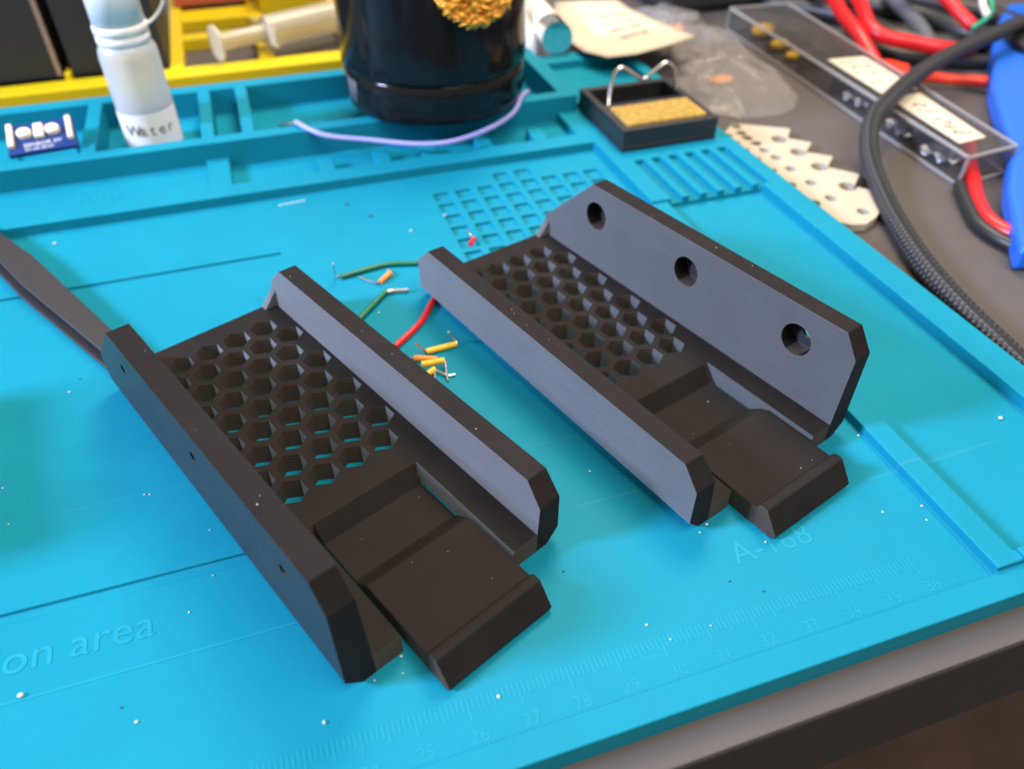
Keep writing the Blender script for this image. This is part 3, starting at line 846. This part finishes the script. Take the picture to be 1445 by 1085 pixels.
obj('plastic_film', film(bagp, 4, 0.45, 5, 2), 'bag', t)
for (x, y, r_, nm) in ((52.5, 32.4, 0.62, 'a yellow'), (52.2, 30.3, 0.5, 'b'), (52.0, 28.7, 0.38, 'c')):
    o = obj('electronic_part', MB().sphere((x, y, DZ+0.1+r_*0.6), r_, 16, 10, (1.1, 0.8, 0.6)), 'yelloww', None, smooth=True, org=(x, y, DZ))
    tag(o, {'a yellow': 'biggest yellow part inside the far end of the clear box', 'b': 'middle yellow part in the clear box, between the other two',
            'c': 'smallest yellow part inside the clear box, nearest its labels'}[nm], 'part', 'yellow parts in the clear box')

# cream stepped gauge plate
G = [(44.49,22.12),(43.70,21.39),(43.95,21.1),(43.55,20.7),(43.9,20.4),(43.50,20.0),(43.9,19.65),(43.45,19.2),(43.88,18.75),(43.40,18.25),(43.92,17.65),(43.38,17.05),(43.95,16.35),(43.34,15.7),(43.98,14.85),(43.30,13.95),(43.71,13.36),(44.05,13.04),(44.59,12.92),(45.24,13.22),(46.85,14.53),(45.95,15.45),(46.80,16.25),(45.98,17.2),(46.78,17.95),(45.95,18.65),(46.72,19.35),(46.0,20.05),(46.66,20.86),(44.85,22.0)]
o = obj('stepped_gauge', MB().prism([(x-44.9, y-17) for x, y in G], 0, 0.30), 'cream', None)
cut = MB()
for (x, y) in [(44.53,21.83),(44.37,21.15),(44.36,20.63),(44.43,20.02),(44.4,19.35),(44.48,18.6),(44.48,17.55),(44.54,16.26),(44.52,14.96),(45.03,13.71)]:
    cut.prism([(x-44.9+0.22*math.cos(i*math.pi/8), y-17+0.24*math.sin(i*math.pi/8)) for i in range(16)], -1, 1)
for (x, y) in [(45.59,20.08),(45.64,18.75),(45.68,17.32),(45.71,15.54)]:
    cut.prism([(x-44.9+0.34*math.cos(i*math.pi/8), y-17+0.34*math.sin(i*math.pi/8)) for i in range(16)], -1, 1)
boolean_cut(o, cut)
o.location = Vector((44.9, 17, DZ+0.02))*S
for pl in o.data.polygons: pl.use_smooth = True
bv = o.modifiers.new('bevel', 'BEVEL'); bv.width = 0.03*S; bv.segments = 2; bv.limit_method = 'ANGLE'; bv.harden_normals = True
tag(o, 'cream saw-toothed plate with two rows of holes beside the mat', 'gauge plate')

# clear parts box
t = thing('clear_box', (51.3, 20, DZ), 'long clear plastic box with two cream paper labels under the black cable', 'box')
c00, c10, c11, c01 = (50.28,14.65), (52.85,14.9), (55.0,34.0), (51.4,34.3)
def lerp2(p_, q_, f_): return (p_[0]+(q_[0]-p_[0])*f_, p_[1]+(q_[1]-p_[1])*f_)
quad = [c00, c10, c11, c01]
def inset(f_):
    cx_ = sum(p_[0] for p_ in quad)/4; cy_ = sum(p_[1] for p_ in quad)/4
    return [(cx_+(x-cx_)*(1-f_), cy_+(y-cy_)*(1-f_*0.3)) for x, y in quad]
def side(i):
    j = (i+1) % 4; ins = inset(0.07)
    return MB().prism([quad[i], quad[j], ins[j], ins[i]], DZ+0.085, 0.55)
obj('box_bottom', MB().prism(quad, DZ+0.005, DZ+0.08), 'clear', t)
for i in range(4): obj('box_side', side(i), 'clear', t)
obj('lid', MB().prism(quad, 0.555, 0.75), 'clear', t, bevel=0.05)
for f0 in (0.16, 0.32, 0.48, 0.64, 0.8):
    a0_, b0_ = lerp2(c00, c01, f0), lerp2(c10, c11, f0)
    a_ = lerp2(a0_, b0_, 0.08); b_ = lerp2(a0_, b0_, 0.92)
    obj('partition', MB().prism([a_, b_, (b_[0], b_[1]+0.08), (a_[0], a_[1]+0.08)], DZ+0.09, 0.5), 'clear', t)
for i in range(4):
    j = (i+1) % 4
    for zz in (0.70, DZ+0.06):
        obj('box_edge', MB().tube([quad[i]+(zz,), quad[j]+(zz,)], 0.075, 8, 0), 'frost', t)
    obj('box_edge', MB().tube([quad[i]+(DZ+0.14,), quad[i]+(0.62,)], 0.065, 8, 0), 'frost', t)
def lquad(pts, z, th): return MB().prism(pts, z, z+th)
l1 = obj('paper_label', lquad([(51.5,25.4),(53.5,25.2),(53.1,20.9),(51.2,21.0)], 0.755, 0.015), 'paper', t)
l2 = obj('paper_label', lquad([(51.15,20.4),(52.85,20.5),(52.2,15.85),(50.75,15.7)], 0.755, 0.015), 'paper', t)
rn = random.Random(5)
for (xa, ya, xb, yb2) in ((51.7,24.7,52.4,24.6),(51.8,24.0,53.0,24.1),(52.3,23.2,53.0,23.0),(51.6,22.3,52.2,22.0),(51.5,19.6,52.2,19.2),(51.4,18.8,52.3,18.4),(51.5,17.9,51.9,17.4),(51.3,17.3,51.7,16.8),(51.2,16.6,51.9,16.3)):
    pts = []
    for k in range(7):
        f_ = k/6
        pts.append((xa+(xb-xa)*f_+rn.uniform(-.08,.08), ya+(yb2-ya)*f_+rn.uniform(-.16,.16), 0.775))
    obj('handwriting', MB().tube(pts, 0.05, 6, 4, flat=0.2), 'ink', t)
for (cx_, cy_, ang) in ((51.4,16.7,0.2), (51.6,19.2,-0.15), (51.9,22.6,0.1)):
    m_ = MB(); d = Vector((math.cos(ang), math.sin(ang), 0)); e = Vector((-d.y, d.x, 0)); vs = []; fs = []
    for i in range(9):
        for j in range(3):
            p_ = Vector((cx_, cy_, DZ+0.12))+d*(j-1)*0.7+e*(i-4)*0.2+Vector((0,0,0.18+0.16*math.sin(i*1.7+j)))
            vs.append(p_)
    for i in range(8):
        for j in range(2): fs.append((i*3+j, i*3+j+1, (i+1)*3+j+1, (i+1)*3+j))
    o = obj('foil_strip', m_.add(vs, fs), 'foil', None, smooth=True, org=(cx_, cy_, DZ))
    o.modifiers.new('thick', 'SOLIDIFY').thickness = 0.0003
    tag(o, {16.7: 'silver foil strip at the near end inside the clear box', 19.2: 'silver foil strip in the middle compartment of the clear box',
            22.6: 'silver foil strip under the far paper label in the clear box'}[cy_], 'foil', 'foil strips in the clear box')

# black braided cable
cab = [(41.9,0.2,-0.12),(42.55,2.2,0.42),(43.45,4.3,-0.05),(43.72,5.75,-0.12),(44.05,7.79,-0.12),(44.65,10.13,-0.12),(45.62,12.7,-0.1),(46.5,14.7,0.0),(47.35,16.6,0.35),(48.32,18.04,0.95),(49.75,19.1,1.2),(52.77,21.08,1.22),(56.24,22.81,1.3),(60.07,24.21,1.4),(64,25.6,1.4),(70,27,1.0)]
o = obj('braided_cable', MB().tube([(43.6,3.0,-0.1)]+cab[2:], 0.37, 16, 10), 'braid', None, smooth=True, org=(45, 12, DZ))
tag(o, 'thick black braided cable running beside the mat and over the clear box', 'cable')

# blue tool at the edge
t = thing('blue_tool', (54, 17, DZ), 'blue plastic tool with a black round grip at the right edge', 'tool')
bl = [(47.5,9.1),(48.4,10.2),(50.5,12.73),(53.07,15.2),(56.25,19.34),(57.35,20.75),(61.85,25.46),(65.3,28.7),(68,30.85),(70,30.5),(71.5,27),(70,22),(66,18),(61,14.5),(55,11),(50,8.4)]
obj('body', MB().prism(bl, DZ+0.002, 0.42), 'bluep', t, bevel=0.25, seg=3)
obj('grip', MB().lathe([(0,0.42),(3.3,0.42),(3.5,0.5),(3.5,0.8),(3.1,1.0),(0,1.0)], 65.5, 23.6, 48, False), 'blackplastic', t, smooth=True)
autosmooth(t.children[-1])

def cable(name, label, mat, pts, r, group=None, cat='wire'):
    o = obj(name, MB().tube(pts, r, 12, 6), mat, None, smooth=True, org=(pts[0][0], pts[0][1], DZ))
    return tag(o, label, cat, group)
g = 'test leads and wires at the back right'
cable('test_lead', 'red lead looping on the desk under the end of the clear box', 'red', [(53.5,17.6,-0.2),(52.0,16.0,-0.2),(50.55,14.2,-0.2),(49.62,12.98,-0.2),(48.94,11.55,-0.2),(49.3,10.2,-0.2),(51,8.6,-0.2)], 0.28, g)
cable('test_lead', 'black lead beside the red loop at the right edge', 'blackplastic', [(50.0,14.35,-0.24),(49.1,12.9,-0.24),(48.4,11.4,-0.24),(48.7,9.7,-0.24),(50.5,8.0,-0.24)], 0.24, g)
cable('test_lead', 'red lead hanging behind the first paper label', 'red', [(54.6,25.0,-0.1),(54.75,26.2,0.4),(54.95,27.71,0.95),(55.51,29.82,1.2),(56.6,32.6,1.4),(57.5,36,1.2)], 0.36, g)
cable('test_lead', 'red lead curving right across the dark cables', 'red', [(58.2,33,1.6),(56.6,29.8,1.5),(55.7,27.9,1.2),(55.9,26.8,0.95),(57.2,26.0,0.75),(58.37,25.3,0.6),(59.89,25.2,0.4),(61.4,26.3,0.1)], 0.36, g)
cable('test_lead', 'red lead dropping from the top right corner', 'red', [(60.4,32,2.6),(60.77,28.79,2.0),(60.85,27.4,1.5),(61.0,26.4,1.1)], 0.33, g)
cable('test_lead', 'short red lead below the black cable, near the blue tool', 'redo', [(55.4,24.1,-0.15),(56.22,23.6,0.0),(57.07,23.02,0.0),(58.5,22.2,0.0)], 0.26, g)
cable('test_lead', 'black lead under the curving red lead', 'blackplastic', [(57.6,31.5,-0.1),(56.9,28.2,-0.1),(57.75,26.3,-0.1),(59.55,25.1,-0.1),(61.0,24.6,-0.1)], 0.34, g)
cable('test_lead', 'grey lead sloping down between the red leads', 'grey', [(61.8,34.5,0.7),(60.46,29.94,0.5),(59.3,27.2,0.2),(58.7,26.3,-0.1)], 0.4, g)
cable('test_lead', 'green wire twisted with a white wire at top right', 'greenl', [(64.4,29.3,1.9),(62.9,27.3,1.5),(61.5,26.2,1.45),(60.2,25.6,1.35)], 0.13, g)
cable('test_lead', 'white wire twisted with a green wire at top right', 'whitew', [(63.9,29.3,1.95),(62.5,27.6,1.7),(61.7,26.4,1.6)], 0.17, g)
o = obj('alligator_boot', MB().prism([(54.6,26.3),(55.7,25.7),(56.15,24.8),(55.3,23.9),(54.85,24.3)], DZ+0.01, 0.25), 'redo', None, bevel=0.15, seg=3, org=(55.3, 25, DZ))
tag(o, 'orange red plastic boot behind the clear box', 'clip')
t = thing('black_case', (60, 40, DZ), 'black fabric case filling the dark background at top right', 'case')
obj('case_body', MB().box((49, 37.5, DZ), (95, 52, 7)), 'black', t, bevel=0.6, seg=4)
obj('case_flap', MB().box((50, 37.1, 3.0), (94, 37.6, 6.6)), 'black', t, bevel=0.2)
for (xx, yy, r_) in ((58.5, 31.0, 0.5), (62.5, 30.5, 0.55), (66.5, 30.0, 0.5)):
    cable('power_cord', {58.5: 'black cord nearest the clear box among the dark cords', 62.5: 'middle black cord among the dark cords at top right',
          66.5: 'black cord farthest right among the dark cords'}[xx], 'blackplastic', [(xx-3, yy+6, -0.0), (xx, yy+1.5, 0.0), (xx+0.6, yy-2.5, 0.0), (xx+4, yy-4.6, 0.0)], r_, 'dark cords at top right', 'cord')

# ================================================================== CRUMBS
SP = [(18.09,3.12,.085),(20.16,1.9,.05),(21.13,3.97,.04),(17.14,13.5,.06),(18.23,12.02,.05),(26.59,0.25,.055),(23.42,0.8,.055),(23.08,0.76,.03),(25.04,1.64,.04),(24.45,1.31,.04),(24.99,1.28,.03),(31.18,3.02,.05),(30.42,4.94,.04),(41.24,3.23,.09),(37.35,3.88,.05),(30.12,1.17,.04),(29.89,0.73,.035),(30.2,0.29,.03),(31.12,0.3,.03),(35.94,2.22,.04),(36.32,1.63,.04),(37.3,1.49,.04),(37.12,1.12,.035),(38.21,0.54,.05),(20.21,7.59,.03),(20.33,7.55,.03),(21.64,4.74,.035),(20.92,5.0,.03),(21.62,6.02,.03),(25.87,13.21,.05),(28.86,17.3,.08),(25.76,17.74,.05),(26.85,12.92,.05),(27.24,27.45,.1),(17.13,20.34,.09),(21.03,20.69,.07),(30.26,17.97,.07),(17.02,8.86,.04),(17.3,7.64,.03),(32.9,1.45,.05),(33.3,1.75,.045),(32.3,2.6,.06),(32.05,2.45,.04)]
cr = MB(); rn = random.Random(11)
for q_, (x, y, r_) in enumerate(SP):
    if q_ % 4 == 3: continue
    if 28.2 < x < 38 and y > 25: continue
    r_ *= 0.72
    cr.sphere((x, y, r_*0.55), r_, 7, 5, (rn.uniform(.8,1.3), rn.uniform(.6,1.1), rn.uniform(.5,.7)))
for k in range(5):
    cr.sphere((24.75+0.2*k, 20.66+0.02*k, 0.006), 0.1, 6, 4, (1.2, 0.35, 0.1))
tag(obj('crumbs', cr, 'crumb', None, smooth=True), 'white crumbs and dust specks scattered over the blue mat', 'crumbs', kind='stuff')
dk = MB()
for x, y in [(27.06,19.92),(18.46,12.52),(27.72,18.82),(19.89,2.28),(32.58,0.66),(28.77,2.46),(32.03,1.11),(23.44,14.8)]:
    dk.sphere((x, y, 0.012), 0.022 if y < 15 else 0.07, 7, 4, (1.5, 0.8, 0.3))
tag(obj('dark_specks', dk, 'soot', None, smooth=True), 'tiny dark specks scattered on the blue mat', 'specks', kind='stuff')

# ------------------------------------------------------------------ pieces that belong to one part of their thing
def kids(root, start): return [c for c in root.children if c.name.split('.')[0] == start]
def under(root, piece, part, pick=None):
    ps = kids(root, part)
    for c in kids(root, piece):
        c.parent = ps[pick(c)] if pick else ps[0]
for o in list(bpy.data.objects):
    n = o.name.split('.')[0]
    if n == 'squeeze_bottle': under(o, 'lettering', 'label'); under(o, 'strap', 'cap')
    elif n == 'labelled_bag': under(o, 'printed_bar', 'paper_label')
    elif n == 'tip_cleaner_holder': under(o, 'sticker', 'foot')
    elif n == 'clear_box':
        under(o, 'handwriting', 'paper_label', lambda c: 0 if c.data.vertices[0].co.y+o.location.y > 0.2075 else 1)
    elif n == 'circuit_board': under(o, 'lettering', 'board')
